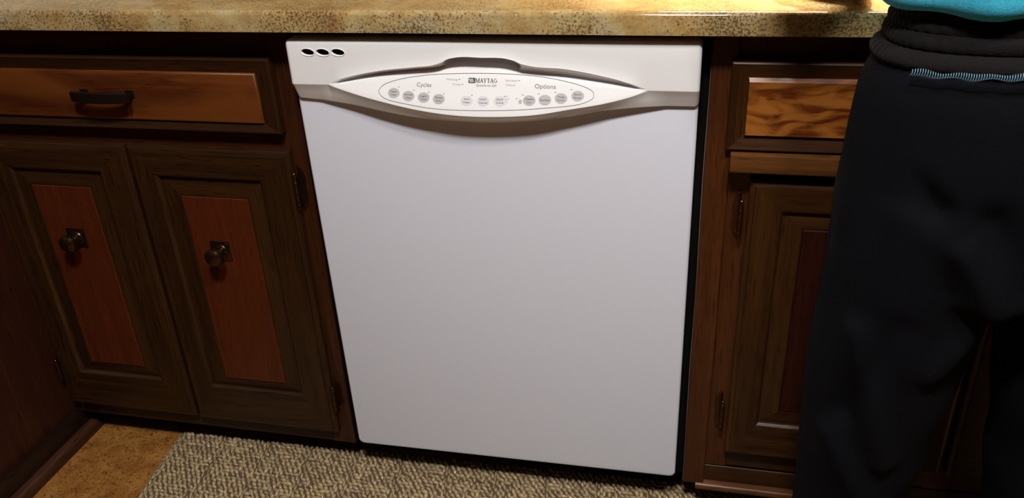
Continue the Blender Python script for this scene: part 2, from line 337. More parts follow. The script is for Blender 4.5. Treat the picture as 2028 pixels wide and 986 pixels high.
# ---- left base cabinet
A = thing('base_cabinet', 'dark brown base cabinet left of the dishwasher, one drawer over two doors with bronze knobs', 'cabinet', (-.334, .30, 0))
box('carcass', XL + .003, -.020, .041, .60, .062, .872, M['black'], A, 0)
box('stile', XL + .001, -.625, .02, .041, .062, .8755, M['face_z'], A); box('stile', -.060, -.0135, .02, .041, .060, .8755, M['face_z'], A)
box('stile', -.36, -.322, .021, .041, .105, .67, M['face_z'], A)
box('rail', -.625, -.060, .0203, .041, .8205, .8755, M['face_x'], A); box('rail', -.625, -.060, .0203, .041, .668, .722, M['face_x'], A); box('rail', -.625, -.060, .0203, .041, .061, .104, M['frame_x'], A)
box('toe_board', XL + .003, -.012, .0895, .105, .001, .061, M['kick'], A)  # board coloured black to carry the shadow of the toe recess
drawer(A, -.632, -.0419, .7060, .8280, (-.605, -.0698, .7230, .8050), 'inlay_x', (-.3915, -.2875, .7675))
door(A, -.6345, -.3430, .0955, .6740, (-.5785, -.4005, .1857, .6236), (-.5480, -.4300, .2100, .5940), (-.4868, .4930), [(.1480, .2035), (.573, .637)], -.6375, -1)
door(A, -.3372, -.0385, .0940, .6744, (-.2868, -.0985, .1832, .6213), (-.2520, -.1280, .2045, .5875), (-.1980, .4858), [(.1430, .2050), (.5720, .6400)], -.0350, 1)
# ---- right base cabinet
B_ = thing('base_cabinet', 'brown base cabinet behind the standing person, golden drawer front over recessed-panel doors', 'cabinet', (1.02, .30, 0))
box('carcass', .6205, 1.42, .043, .60, .064, .872, M['black'], B_, 0)
box('stile', .6178, .6535, .0135, .043, .0655, .8755, M['facer_z'], B_, .0012)
bm = bmesh.new(); tube(bm, [(.6172 + .0006 * math.sin(z * 17) + (.0004 if .15 < z < .3 else 0), .0165, z) for z in np.linspace(.067, .84, 40)], .0007, 6)
frombm('edge_strip', bm, M['edge'], B_, True)['label'] = 'thin pale scuffed edge'
box('stile', .6535, .690, .0205, .043, .1075, .8755, M['facer_z'], B_); box('stile', 1.012, 1.048, .0205, .043, .1075, .8755, M['facer_z'], B_); box('stile', 1.365, 1.42, .0205, .043, .064, .8755, M['facer_z'], B_)
box('rail', .690, 1.365, .0207, .043, .829, .8755, M['facer_x'], B_); box('rail', .690, 1.365, .0207, .043, .655, .715, M['facer_x'], B_); box('rail', .690, 1.365, .0207, .043, .110, .165, M['warm_x'], B_)
box('rail', .6535, 1.42, .0215, .043, .0700, .1045, M['warm_x'], B_)
bm = bmesh.new()
pr = [(.022, .0695)] + [(.016 + .0085 * math.cos(t), .0615 + .0075 * math.sin(t)) for t in np.linspace(math.pi * .5, math.pi * 1.5, 9)] + [(.043, .054), (.043, .0695)]
for x in (.640, 1.42): [bm.verts.new((x, y, z)) for y, z in pr]
bm.verts.ensure_lookup_table(); k = len(pr)
for i in range(k): bm.faces.new((bm.verts[i], bm.verts[(i + 1) % k], bm.verts[k + (i + 1) % k], bm.verts[k + i]))
bm.faces.new([bm.verts[i] for i in range(k)][::-1]); bm.faces.new([bm.verts[k + i] for i in range(k)])
frombm('nosing', bm, M['board'], B_, True, 50)
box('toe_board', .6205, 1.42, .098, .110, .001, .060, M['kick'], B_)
drawer(B_, .6447, 1.027, .7070, .8348, (.6690, 1.003, .7300, .8122), 'inlay_gold', None, 'warm'); drawer(B_, 1.034, 1.376, .7070, .8348, (1.058, 1.352, .7300, .8122), 'inlay_gold', None, 'warm')
bm = bmesh.new(); bmbox(bm, .6525, 1.022, -.012, .0205, .6785, .7045, .0012, 2); frombm('pull_out_board', bm, M['board'], B_, True, 40)['label'] = 'golden wooden front edge of a pull-out board under the drawer'
door(B_, .6840, 1.027, .1500, .6607, (.7338, .980, .2240, .6120), (.7645, .950, .2540, .5865), None, [(.1970, .2615), (.5662, .6300)], .6745, -1, 'maroon_shaded', 'warm')
door(B_, 1.034, 1.376, .1500, .6607, (1.083, 1.326, .2240, .6120), (1.113, 1.296, .2540, .5865), None, [(.1970, .2615), (.5662, .6300)], 1.3855, 1, 'maroon_shaded', 'warm')

# ------------------------------------------------------------------ dishwasher
D = thing('dishwasher', 'white built-in dishwasher with curved control panel between two wooden cabinets', 'dishwasher', (.302, .30, 0))
box('tub', .012, .596, .032, .59, .085, .868, M['black'], D, 0)
box('mounting_strip', -.006, .604, .012, .030, .8655, .8758, M['grey_strip'], D, .0008)
box('gap_shade_sheet', -.0125, .6165, .0245, .031, .077, .8650, M['black'], D, 0)  # black sheet added behind the door so its side gaps stay dark
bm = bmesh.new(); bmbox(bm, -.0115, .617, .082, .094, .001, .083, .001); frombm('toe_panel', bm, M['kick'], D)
# door skin: rounded sheet, slightly out of square as it hangs
bm = bmesh.new(); n = 8; R_ = .010; pts = []
for cx, cz, a0 in ((.6 - R_, R_, -90), (.6 - R_, .69 - .002, 0), (R_, .69 - .002, 90), (R_, R_, 180)):
    r = R_ if cz < .3 else .002
    if r < R_: cx = cx + (R_ - r) * (1 if cx > .3 else -1)
    for i in range(n + 1): t = math.radians(a0 + 90 * i / n); pts.append((cx + r * math.cos(t), cz + r * math.sin(t)))
def hang(x, z): u = x / .6; v_ = z / .69; return ((.0045 - .0065 * v_) * (1 - u) + (.6035 + .0003 * v_) * u, (.0805 + v_ * .6895) * (1 - u) + (.0862 + v_ * .6855) * u)
loops = []
for e, y in ((0, .020), (0, .0035), (.0008, .0015), (.002, .0004), (.004, 0)):
    L = []
    for x, z in pts: L.append(bm.verts.new((hang(x + (e if x < .3 else -e), z + (e if z < .3 else -e))[0], y, hang(x, z + (e if z < .3 else -e))[1])))
    loops.append(L)
K = len(pts)
for a, b in zip(loops, loops[1:]):
    for i in range(K): bm.faces.new((a[i], a[(i + 1) % K], b[(i + 1) % K], b[i]))
bm.faces.new(loops[-1]); bm.faces.new(loops[0][::-1]); frombm('door', bm, M['enamel'], D, True, 30)
# control panel
def curve(tab):
    xs_ = np.array([p[0] for p in tab]); zs_ = np.array([p[1] for p in tab]); m_ = np.gradient(zs_, xs_)
    def f_(x):
        i = int(np.clip(np.searchsorted(xs_, x) - 1, 0, len(xs_) - 2)); h = xs_[i + 1] - xs_[i]; t = np.clip((x - xs_[i]) / h, 0, 1)
        return float((2 * t**3 - 3 * t**2 + 1) * zs_[i] + (t**3 - 2 * t**2 + t) * h * m_[i] + (3 * t**2 - 2 * t**3) * zs_[i + 1] + (t**3 - t**2) * h * m_[i + 1])
    return f_
zu = curve([(.0621, .7965), (.08, .8042), (.1027, .8105), (.1513, .8197), (.1984, .825), (.2300, .8290), (.2400, .8322), (.250, .8372), (.2603, .8396), (.3011, .8402), (.3377, .8389), (.348, .8362), (.3570, .8324), (.3671, .8300), (.42, .8258), (.4623, .8188), (.5043, .8089), (.5343, .7981)])
zi = curve([(.0621, .7962), (.1008, .8043), (.1482, .8119), (.1949, .8167), (.2300, .8198), (.2484, .8236), (.2635, .8251), (.3011, .825), (.3309, .8228), (.3532, .8179), (.3753, .8163), (.4188, .8132), (.4618, .8082), (.5042, .8026), (.5343, .7979)])
zl = curve([(.0621, .7958), (.08, .7908), (.1013, .7852), (.1494, .7747), (.2045, .7651), (.2585, .7598), (.3189, .7594), (.3779, .7635), (.4282, .772), (.4775, .7809), (.5150, .7908), (.5343, .7977)])
zb = curve([(-.003, .7712), (.0513, .7672), (.0943, .7634), (.1438, .7559), (.2000, .7488), (.255, .7459), (.3162, .7457), (.3759, .7501), (.4268, .7574), (.4766, .7661), (.5256, .7705), (.6017, .7721), (.607, .7721)])
podh = lambda z: .018 + (.798 - z) * .42
def sm(a, b, x): t = min(1, max(0, (x - a) / (b - a))); return t * t * (3 - 2 * t)
X0, X1 = -.0005, .6045; RE = .006; RC = .007
def ztop(x): return .8628 + (x - X0) * .0033
cols = sorted(set([X0 + RE * (1 - math.cos(t)) for t in np.linspace(0, math.pi / 2, 9)] + [X1 - RE * (1 - math.cos(t)) for t in np.linspace(0, math.pi / 2, 9)] + list(np.linspace(X0 + RE, X1 - RE, 290)) + list(np.linspace(.225, .37, 70))))
def column(x):
    xin = min(max(x, .0622), .5342); inside = .0622 < x < .5342
    if inside: u, i_, l = zu(x), zi(x), zl(x)
    else: u = i_ = l = (.7962 if x < .3 else .7979) - (.0) ; 
    if not inside:
        u = l + .0002; i_ = l + .0001
    i_ = max(i_, l + .0001); u = max(u, i_ + .0001)
    b = zb(x); t_ = max(0, 1 - ((x - .3) / .26) ** 2); low = .006 + .018 * t_
    top = ztop(x); dx = min(x - X0, X1 - x)
    if dx < RC: cc = RC - math.sqrt(max(0, RC * RC - (RC - dx) ** 2)); top -= cc; b += cc * .8
    yl = -podh(l); yi = -podh(i_)
    if not inside: yl = yi = -.018
    dip = .0060 * sm(0, .012, u - i_ + .006) * sm(.0005, .006, u - i_) * 1.; yi += 0
    p = min(sm(.2365, .250, x), 1 - sm(.347, .3565, x))
    w_ = u - i_; yu = -.018 - .0028 * sm(.0005, .007, w_)
    R0 = [(b, .012), (b, -low + .0022), (b + .0005, -low + .0007), (b + .0018, -low)]
    R0 += [(b + (l - b) * .5, -low + (yl + low) * .42 - .0006 * 0), (l - min(.0022, (l - b) * .2), yl + .0012), (l - .0006, yl + .0002), (l + min(.0012, (i_ - l) * .3), -podh(l + min(.0012, (i_ - l) * .3)) if inside else -.018)]
    R0 += [(l + (i_ - l) * f_, -podh(l + (i_ - l) * f_) if inside else -.018) for f_ in (.25, .5, .7)] + [(i_ - min(.0032, (i_ - l) * .26), -podh(i_ - min(.0032, (i_ - l) * .26)) if inside else -.018), (i_ - min(.0022, (i_ - l) * .2), yi - .0006 if inside else -.018), (i_ - min(.0006, (i_ - l) * .1), yi + dip * .8 if inside else -.018)]
    yi += dip; m1z, m1y = i_ + w_ * .15, yi + (yu - yi) * .08; m2z, m2y = i_ + w_ * .55, yi + (yu - yi) * .42; m3z, m3y = u - w_ * .08, yu + (yi - yu) * .06
    R0 += [(m1z + (i_ + .0005 - m1z) * p, m1y + (yi + .0015 - m1y) * p), (m2z + (i_ + .0022 - m2z) * p, m2y + (.009 - m2y) * p),
           (m2z + (u + .001 - m2z) * p, m2y + (.0098 - m2y) * p) if p > 0 else (m2z + w_ * .02, m2y + (yu - yi) * .02), (m3z + (u + .0002 - m3z) * p, m3y + (yu + .0015 - m3y) * p)]
    R0 += [(u + .0008, yu), (u + .0025, yu * .75 - .018 * .25), (u + (top - u) * .3, yu * .3 - .018 * .7), (u + (top - u) * .6, -.018)]; yu = -.018
    for t in np.linspace(0, math.pi / 2, 7): R0.append((top - RE + RE * math.sin(t), yu + RE - RE * math.cos(t)))
    R0.append((top, .012))
    if dx < RE: add_ = RE - math.sqrt(max(0, RE * RE - (RE - dx) ** 2)); R0 = [(z, min(.0118, y + add_)) if y < .0119 else (z, y) for z, y in R0]
    return [(x, y, z) for z, y in R0]
cl = [column(x) for x in cols]; nr = len(cl[0]); vs = [p for c_ in cl for p in c_]; fs = []
for a in range(len(cl) - 1):
    for r in range(nr): q0 = a * nr + r; q1 = a * nr + (r + 1) % nr; fs.append((q0, q0 + nr, q1 + nr, q1))
fs.append(tuple(range(nr))); fs.append(tuple(range((len(cl) - 1) * nr, len(cl) * nr))[::-1])
cp = add('control_panel', vs, fs, M['plastic'], D)
# three slanted oval vent holes cut through the panel
bm = bmesh.new()
VH = [(.0352, .8447), (.0591, .8447), (.0831, .8450)]
def oval_ring(bm, cx, cz, a, b, y, tilt, n=32): return [bm.verts.new((cx + a * math.cos(t) * math.cos(tilt) - b * math.sin(t) * math.sin(tilt), y, cz + a * math.cos(t) * math.sin(tilt) + b * math.sin(t) * math.cos(tilt))) for t in [2 * math.pi * i / n for i in range(n)]]
for cx, cz in VH:
    A1 = oval_ring(bm, cx, cz, .0098, .0044, -.04, -.10); A2 = oval_ring(bm, cx, cz, .0098, .0044, .03, -.10)
    bm.faces.new(A1[::-1]); bm.faces.new(A2)
    for i in range(32): bm.faces.new((A1[i], A1[(i + 1) % 32], A2[(i + 1) % 32], A2[i]))
bmesh.ops.recalc_face_normals(bm, faces=bm.faces)
cut = frombm('cut', bm, M['black'], D)
t_ = bmesh.new(); t_.from_mesh(cp.data); bmesh.ops.remove_doubles(t_, verts=t_.verts, dist=1e-6); bmesh.ops.recalc_face_normals(t_, faces=t_.faces); t_.to_mesh(cp.data); t_.free()
md = cp.modifiers.new('b', 'BOOLEAN'); md.operation = 'DIFFERENCE'; md.object = cut; md.solver = 'EXACT'
dg = bpy.context.evaluated_depsgraph_get(); nm = bpy.data.meshes.new_from_object(cp.evaluated_get(dg)); old = len(cp.data.polygons)
cp.modifiers.clear(); print('boolean', old, len(nm.polygons))
if len(nm.polygons) > old * .8: cp.data = nm
bpy.data.objects.remove(cut); cp.data.materials.clear(); cp.data.materials.append(M['plastic']); fix_smooth(cp.data, 38)
for cx, cz in VH:
    bm = bmesh.new(); n = 32
    def rr_(a, b, y): return oval_ring(bm, cx, cz, a, b, y, -.10)
    L = [rr_(.0098, .0044, -.0172), rr_(.0102, .0048, -.0186), rr_(.0110, .0056, -.0189), rr_(.0116, .0062, -.0180), rr_(.0116, .0062, -.0176)]
    L.insert(0, rr_(.0097, .0043, -.0150))
    for a, b in zip(L, L[1:]):
        for i in range(n): bm.faces.new((a[i], a[(i + 1) % n], b[(i + 1) % n], b[i]))
    v_ = frombm('vent_rim', bm, M['plastic'], cp, True, 60)
    bm = bmesh.new(); r_ = oval_ring(bm, cx, cz, .00975, .00435, -.0150, -.10); r2 = oval_ring(bm, cx, cz, .00975, .00435, .006, -.10); bm.faces.new(r2[::-1])
    for i in range(32): bm.faces.new((r_[i], r_[(i + 1) % 32], r2[(i + 1) % 32], r2[i]))
    frombm('vent_shade_lining', bm, M['black'], cp)  # black lining paints the darkness inside the vent hole
# prints on the pod plane
TH = math.atan(.42)
def onpod(x, z, lift=.00025): return Vector((x, -podh(z) - lift, z))
ex, ez = Vector((1, 0, 0)), Vector((0, -.3, -1)).normalized() * -1      # plane axes (ez points up the slope)
nrm = Vector((0, -1, .3)).normalized()
def podpt(cx, cz, u, v, lift=.00015):
    z = cz + v * math.cos(TH); return onpod(cx + u, z, lift)
ox = [(.1419, .7867), (.1425, .7922), (.1525, .7998), (.1797, .8071), (.2182, .8124), (.2564, .8147), (.3015, .8158), (.346, .8152), (.39, .812), (.4336, .8044), (.4553, .7971), (.4599, .7908), (.456, .7843), (.435, .7773), (.392, .7724), (.3482, .7687), (.3036, .7669), (.2583, .7665), (.2199, .7682), (.1808, .7734), (.1532, .7788)]
def closed_spline(p, k=10):
    out = []; n = len(p)
    for i in range(n):
        a, b, c_, d = [Vector((*p[(i + j) % n], 0)) for j in (-1, 0, 1, 2)]
        for s_ in range(k):
            t = s_ / k; out.append(.5 * ((2 * b) + (c_ - a) * t + (2 * a - 5 * b + 4 * c_ - d) * t * t + (3 * b - a - 3 * c_ + d) * t**3))
    return [(v.x, v.y) for v in out]
sp = closed_spline(ox); bm = bmesh.new(); n = len(sp); ins = []; out = []
for i in range(n):
    d = Vector((sp[(i + 1) % n][0] - sp[i - 1][0], sp[(i + 1) % n][1] - sp[i - 1][1])).normalized(); nn = Vector((-d.y, d.x)); hw = .00030
    ins.append(bm.verts.new(onpod(sp[i][0] + nn.x * hw, sp[i][1] + nn.y * hw, .0003))); out.append(bm.verts.new(onpod(sp[i][0] - nn.x * hw, sp[i][1] - nn.y * hw, .0003)))
for i in range(n): bm.faces.new((ins[i], out[i], out[(i + 1) % n], ins[(i + 1) % n]))
frombm('outline', bm, M['ink_dark'], cp)['label'] = 'thin dark oval outline'
def disc(name, cx, cz, a, b, m, lift):
    bm = bmesh.new(); n = 28; r = [bm.verts.new(podpt(cx, cz, a * math.cos(t), b * math.sin(t), lift)) for t in [2 * math.pi * i / n for i in range(n)]]
    r2 = [bm.verts.new(podpt(cx, cz, (a + .0003) * math.cos(t), (b + .0003) * math.sin(t), 0)) for t in [2 * math.pi * i / n for i in range(n)]]
    bm.faces.new(r)
    for i in range(n): bm.faces.new((r2[i], r2[(i + 1) % n], r[(i + 1) % n], r[i]))
    return frombm(name, bm, m, cp, True, 30)
LET = {}
def flush_one(name):
    for k, (V, F) in LET.items(): add(name, V, F, M[k], cp)
    LET.clear()
def flush(name):
    for k, (V, F) in LET.items(): add(name, V, F, M[k], cp)['kind'] = 'stuff'
    LET.clear()
def text(s, cx, cz, width=None, h=.004, m='ink', lift=.0003, bold=0., italic=0., acc='a'):
    cu = bpy.data.curves.new('t', 'FONT'); cu.body = s; cu.align_x = 'CENTER'; cu.align_y = 'CENTER'; cu.size = 1; cu.resolution_u = 3; cu.offset = bold; cu.shear = italic
    o = bpy.data.objects.new('t', cu); C.objects.link(o); dg = bpy.context.evaluated_depsgraph_get(); me = bpy.data.meshes.new_from_object(o.evaluated_get(dg)); bpy.data.objects.remove(o)
    xs_ = [v.co.x for v in me.vertices]; sc = (width / (max(xs_) - min(xs_))) if width else h / .7; sy = h / .7 if h else sc
    mx = (max(xs_) + min(xs_)) / 2
    add('lettering', [podpt(cx, cz, (v.co.x - mx) * sc, v.co.y * sy, lift) for v in me.vertices], [list(p.vertices) for p in me.polygons], M[m], cp)['kind'] = 'stuff'
def poly(pts, cx, cz, m='ink_dark', lift=.00035):
    V, F = LET.setdefault(m, ([], [])); b = len(V)
    for u, v in pts: V.append(podpt(cx, cz, u, v, lift))
    F.append(list(range(b, b + len(pts))))
BT = [((.1647, .7872), 'Heavy', 'Wash', 0), ((.1875, .7836), 'Normal', 'Wash', 0), ((.2109, .7821), 'Light', 'Wash', 0), ((.2340, .7806), 'Rinse', 'Only', 0), ((.2760, .7796), 'Auto', 'Clean', 1), ((.3008, .7795), 'START', 'Cancel', 1),
      ((.3255, .7800), 'DELAY', '2-4-6', 1), ((.3682, .7816), 'Heated', 'Dry', 0), ((.3908, .7828), 'Sanitize', '', 0), ((.4138, .7853), 'Tough', 'Scrub', 0), ((.4373, .7890), 'Extra', 'Rinse', 0)]
for (x, z), a, b, wht in BT:
    disc('button', x, z, .0088, .0072, M['button_white' if wht else 'button'], .0004)
    if b: text(a, x, z + .0021, .0018 * len(a) + .0015, .0024, 'ink', .0007, .012); text(b, x, z - .0022, .0018 * len(b) + .0015, .0024, 'ink', .0007, .012)
    else: text(a, x, z, .0135, .0025, 'ink', .0007, .012)
for x, z in [(.1722, .7955), (.1956, .7918), (.2188, .7895), (.2418, .788), (.2836, .7868), (.3588, .7888), (.3815, .7907), (.4054, .7932), (.4282, .797), (.2640, .8072), (.2690, .8008), (.3525, .8072), (.3455, .8010), (.3325, .7863), (.3345, .7826), (.3325, .7792), (.3500, .7838)]:
    poly([(-.0014, -.0005), (.0014, -.0005), (.0014, .0005), (-.0014, .0005)], x, z, 'inkl'); flush_one('indicator_mark')
flush('indicator_mark')
text('Cycles', .2111, .7989, .0222, .0062, 'ink', bold=.0); text('Options', .3906, .8001, .0300, .0062, 'ink')
text('QuietSeries 200', .3045, .7998, .0300, .0030, 'ink', bold=.0, italic=.2)
text('Washing', .2525, .8070, .0165, .0026, 'inkl'); text('Drying', .2600, .8006, .0105, .0026, 'inkl'); text('Sanitized', .3410, .8070, .0165, .0026, 'inkl'); text('Clean', .3380, .8012, .0095, .0026, 'inkl')
for s_, x, z in (('2', .3360, .7863), ('4', .3380, .7826), ('6', .3360, .7792)): text(s_, x, z, .0018, .0024, 'inkl')
flush('indicator_mark')
# padlock mark
poly([(-.0022, -.002), (.0022, -.002), (.0022, -.0015), (-.0022, -.0015)], .3553, .7795, 'ink'); poly([(-.0022, .0015), (.0022, .0015), (.0022, .001), (-.0022, .001)], .3553, .7795, 'ink')
poly([(-.0022, -.002), (-.0017, -.002), (-.0017, .0015), (-.0022, .0015)], .3553, .7795, 'ink'); poly([(.0017, -.002), (.0022, -.002), (.0022, .0015), (.0017, .0015)], .3553, .7795, 'ink')
text('2', .3553, .7793, .0015, .0020, 'ink'); poly([(-.0012, .0015), (-.0008, .0015), (-.0008, .0034), (-.0012, .0034)], .3553, .7795, 'ink'); poly([(.0008, .0015), (.0012, .0015), (.0012, .0034), (.0008, .0034)], .3553, .7795, 'ink'); poly([(-.0012, .0030), (.0012, .0030), (.0012, .0034), (-.0012, .0034)], .3553, .7795, 'ink')
flush('padlock_mark')
# logo: dark block with slanted white strokes, then serif capitals
lx, lz = .2828, .8062; a, b = .0050, .0038
poly([(-a + .0008, -b), (a - .0008, -b), (a, -b + .0008), (a, b - .0008), (a - .0008, b), (-a + .0008, b), (-a, b - .0008), (-a, -b + .0008)], lx, lz, 'ink_dark')
for k in (-.0026, -.0004, .0018): poly([(k - .0008 + .0010, -.0026), (k + .0008 + .0004, -.0026), (k + .0004 - .0010, .0026), (k - .0010 - .0008, .0026)], lx, lz, 'plastic_mark', .0005)
M['plastic_mark'] = M['plastic']; flush('logo')
def cap(ch, x):
    s = .0030; t = .00058; h = .00032                                     # half height, thick and thin strokes
    q = lambda p: poly(p, x, lz + .0002)
    bar = lambda x0, y0, x1, y1, w_: q([(x0 - w_, y0), (x0 + w_, y0), (x1 + w_, y1), (x1 - w_, y1)])
    ser = lambda xc, y, w_=.0009: q([(xc - w_, y - .0002), (xc + w_, y - .0002), (xc + w_, y + .0002), (xc - w_, y + .0002)])
    if ch == 'M': bar(-.0023, -s, -.0023, s, h); bar(.0023, -s, .0023, s, t); bar(-.0021, s, 0, -s, t); bar(.0021, s, 0, -s, h); [ser(v, y) for v in (-.0023, .0023) for y in (-s, s)]
    if ch == 'A': bar(-.0019, -s, 0, s, h); bar(.0019, -s, 0, s, t); q([(-.0011, -.0011), (.0011, -.0011), (.0011, -.0006), (-.0011, -.0006)]); ser(-.0019, -s); ser(.0019, -s)
    if ch == 'Y': bar(-.0018, s, 0, 0, t); bar(.0018, s, 0, 0, h); bar(0, -s, 0, 0, t); ser(-.0018, s); ser(.0018, s); ser(0, -s)
    if ch == 'T': bar(0, -s, 0, s, t); q([(-.0021, s - .0006), (.0021, s - .0006), (.0021, s), (-.0021, s)]); ser(0, -s)
    if ch == 'G':
        pts_ = [(math.cos(t_), math.sin(t_)) for t_ in np.linspace(math.radians(45), math.radians(330), 14)]
        for (c1, s1), (c2, s2) in zip(pts_, pts_[1:]): q([(c1 * .0021, s1 * s), (c2 * .0021, s2 * s), (c2 * .0013, s2 * s * .82), (c1 * .0013, s1 * s * .82)])
        bar(.0017, -.0022, .0017, -.0001, t * .8); ser(.0017, -.0001)
x = .2912
for ch, w_ in zip('MAYTAG', (.0058, .0049, .0047, .0046, .0051, .0048)): cap(ch, x); x += w_ * 1.02 + .0002
flush('lettering')

# ------------------------------------------------------------------ rug
def make_rug():
    # corner of the woven mat and its two directions on the floor
    ux = Vector((1, .022, 0)).normalized(); uy = Vector((.105, -.995, 0)).normalized(); O = Vector((-.425, .047, 0)); Lx, Ly = 1.75, .62
    px, py = .0108, .0090; nx, ny = int(Lx / px), int(Ly / py)
    prof = [(-1, .0), (-.62, .78), (0, 1), (.62, .78), (1, 0)]; ns = 7
    base = []; fb = []
    for i, (a, r) in enumerate(prof):
        for k in range(ns): t = 2 * math.pi * k / ns; base.append((a, max(r, .15) * math.cos(t), max(r, .15) * math.sin(t)))
    for i in range(len(prof) - 1):
        for k in range(ns): fb.append((i * ns + k, i * ns + (k + 1) % ns, (i + 1) * ns + (k + 1) % ns, (i + 1) * ns + k))
    base = np.array(base); fb = np.array(fb); rng = np.random.default_rng(3)
    V = []; F = []; T = []; cnt = 0
    for j in range(ny):
        for i in range(nx):
            if j * py > .32 and (i + j) % 1: continue
            x = (i + .5 + .5 * (j % 2)) * px + rng.normal(0, .0007); y = (j + .5) * py + rng.normal(0, .0006)
            ang = (rng.normal(1.25, .25) if rng.random() < .5 else rng.normal(.45, .3)) if (i % 9) else rng.normal(1.5, .1); L = .0075 * rng.uniform(.8, 1.15); R = .0040 * rng.uniform(.8, 1.2); tilt = rng.normal(0, .25)
            if not (i % 9): L *= 1.1; R *= .72
            c_, s_ = math.cos(ang), math.sin(ang)
            X = base[:, 0] * L * c_ - base[:, 1] * R * s_; Y = base[:, 0] * L * s_ + base[:, 1] * R * c_; Z = base[:, 2] * R * 1.15 + base[:, 0] * L * tilt * .4 - .0010 * (base[:, 0] ** 2)
            P = np.array(O)[None, :] + np.outer(X + x, np.array(ux)) + np.outer(Y + y, np.array(uy)); P[:, 2] = Z + .0085 + rng.normal(0, .0007)
            V.append(P); F.append(fb + cnt); cnt += len(base)
            g = rng.uniform(.62, 1.12); wv = rng.uniform(-.03, .05); T.append(np.tile([.47 * g + wv, .35 * g + wv, .195 * g, 1], (len(base), 1)))
    for j in range(int(Ly / .0045)):                          # side fringe of short yarn ends along the left edge
        L = .011 * rng.uniform(.6, 1.2); R = .0016; y = (j + .5) * .0045
        ang = math.pi + rng.normal(0, .22); c_, s_ = math.cos(ang), math.sin(ang)
        X = base[:, 0] * L * c_ - base[:, 1] * R * s_; Y = base[:, 0] * L * s_ + base[:, 1] * R * c_
        P = np.array(O)[None, :] + np.outer(X + .002, np.array(ux)) + np.outer(Y + y, np.array(uy)); P[:, 2] = base[:, 2] * R + .0042 + .3 * (X)
        P[:, 2] = np.maximum(P[:, 2], .0006); V.append(P); F.append(fb + cnt); cnt += len(base); T.append(np.tile([.48, .40, .26, 1], (len(base), 1)))
    V = np.concatenate(V); F = np.concatenate(F); T = np.concatenate(T)
    R_ = thing('rug', 'natural beige woven jute rug lying on the cork floor along the toe boards', 'rug', tuple(O + ux * Lx / 2 + uy * Ly / 2))
    me = bpy.data.meshes.new('weave'); me.vertices.add(len(V)); me.vertices.foreach_set('co', (V - np.array(ORG[R_.name])).ravel())
    me.loops.add(len(F) * 4); me.loops.foreach_set('vertex_index', F.ravel().astype(np.int32)); me.polygons.add(len(F)); me.polygons.foreach_set('loop_start', np.arange(len(F), dtype=np.int32) * 4)
    me.update(); me.validate(); ca = me.color_attributes.new('tone', 'FLOAT_COLOR', 'POINT'); ca.data.foreach_set('color', T.ravel()); fix_smooth(me); me.materials.append(M['jute'])
    o = bpy.data.objects.new('weave', me); C.objects.link(o); o.parent = R_; o['kind'] = 'stuff'
    q = [O + ux * .001, O + ux * (Lx), O + ux * Lx + uy * Ly, O + uy * Ly]; vs = [(p.x, p.y, .0005) for p in q] + [(p.x, p.y, .0062) for p in q]
    bk = add('backing', vs, [(0, 3, 2, 1), (4, 5, 6, 7), (0, 1, 5, 4), (1, 2, 6, 5), (2, 3, 7, 6), (3, 0, 4, 7)], mat('jute_backing', (.10, .07, .038), .9), R_)
make_rug()

# ------------------------------------------------------------------ person
def ellring(cx, cy, z, rx, ry, n, p=2.3, wob=None):
    out = []
    for i in range(n):
        t = 2 * math.pi * i / n; c_, s_ = math.cos(t), math.sin(t); k = (abs(c_) ** p + abs(s_) ** p) ** (-1 / p); r = 1 + (wob(t, z) if wob else 0)
        out.append((cx + rx * k * c_ * r, cy + ry * k * s_ * r, z))
    return out
def loft(bm, rings, cap=True):
    R = [[bm.verts.new(p) for p in r] for r in rings]; n = len(R[0])
    for a, b in zip(R, R[1:]):
        for i in range(n): bm.faces.new((a[i], a[(i + 1) % n], b[(i + 1) % n], b[i]))
    if cap: bm.faces.new(R[0][::-1]); bm.faces.new(R[-1])
def interp(tab, z):
    z = min(max(z, tab[0][0]), tab[-1][0])
    for a, b in zip(tab, tab[1:]):
        if z <= b[0]: t = (z - a[0]) / (b[0] - a[0]); t = t * t * (3 - 2 * t); return [a[i] + (b[i] - a[i]) * t for i in range(1, len(a))]
def limb(bm, pts, rad, n=16):
    """tapered chain with rounded ends"""
    P = [Vector(p) for p in pts]; d0 = (P[0] - P[1]).normalized(); d1 = (P[-1] - P[-2]).normalized()
    P2 = [P[0] + d0 * rad[0] * .9] + [P[0] + d0 * rad[0] * .5] + P + [P[-1] + d1 * rad[-1] * .5, P[-1] + d1 * rad[-1] * .9]; R2 = [rad[0] * .35, rad[0] * .85] + list(rad) + [rad[-1] * .85, rad[-1] * .35]
    tube(bm, P2, R2, n)
def blob(bm, c, r, rot=None, n=20):
    t = bmesh.new(); bmesh.ops.create_uvsphere(t, u_segments=n, v_segments=n // 2 + 2, radius=1)
    Mx = Matrix.Translation(c) @ (rot.to_4x4() if rot else Matrix.Identity(4)) @ Matrix.Diagonal((*r, 1)); bmesh.ops.transform(t, matrix=Mx, verts=t.verts); merge(bm, t)
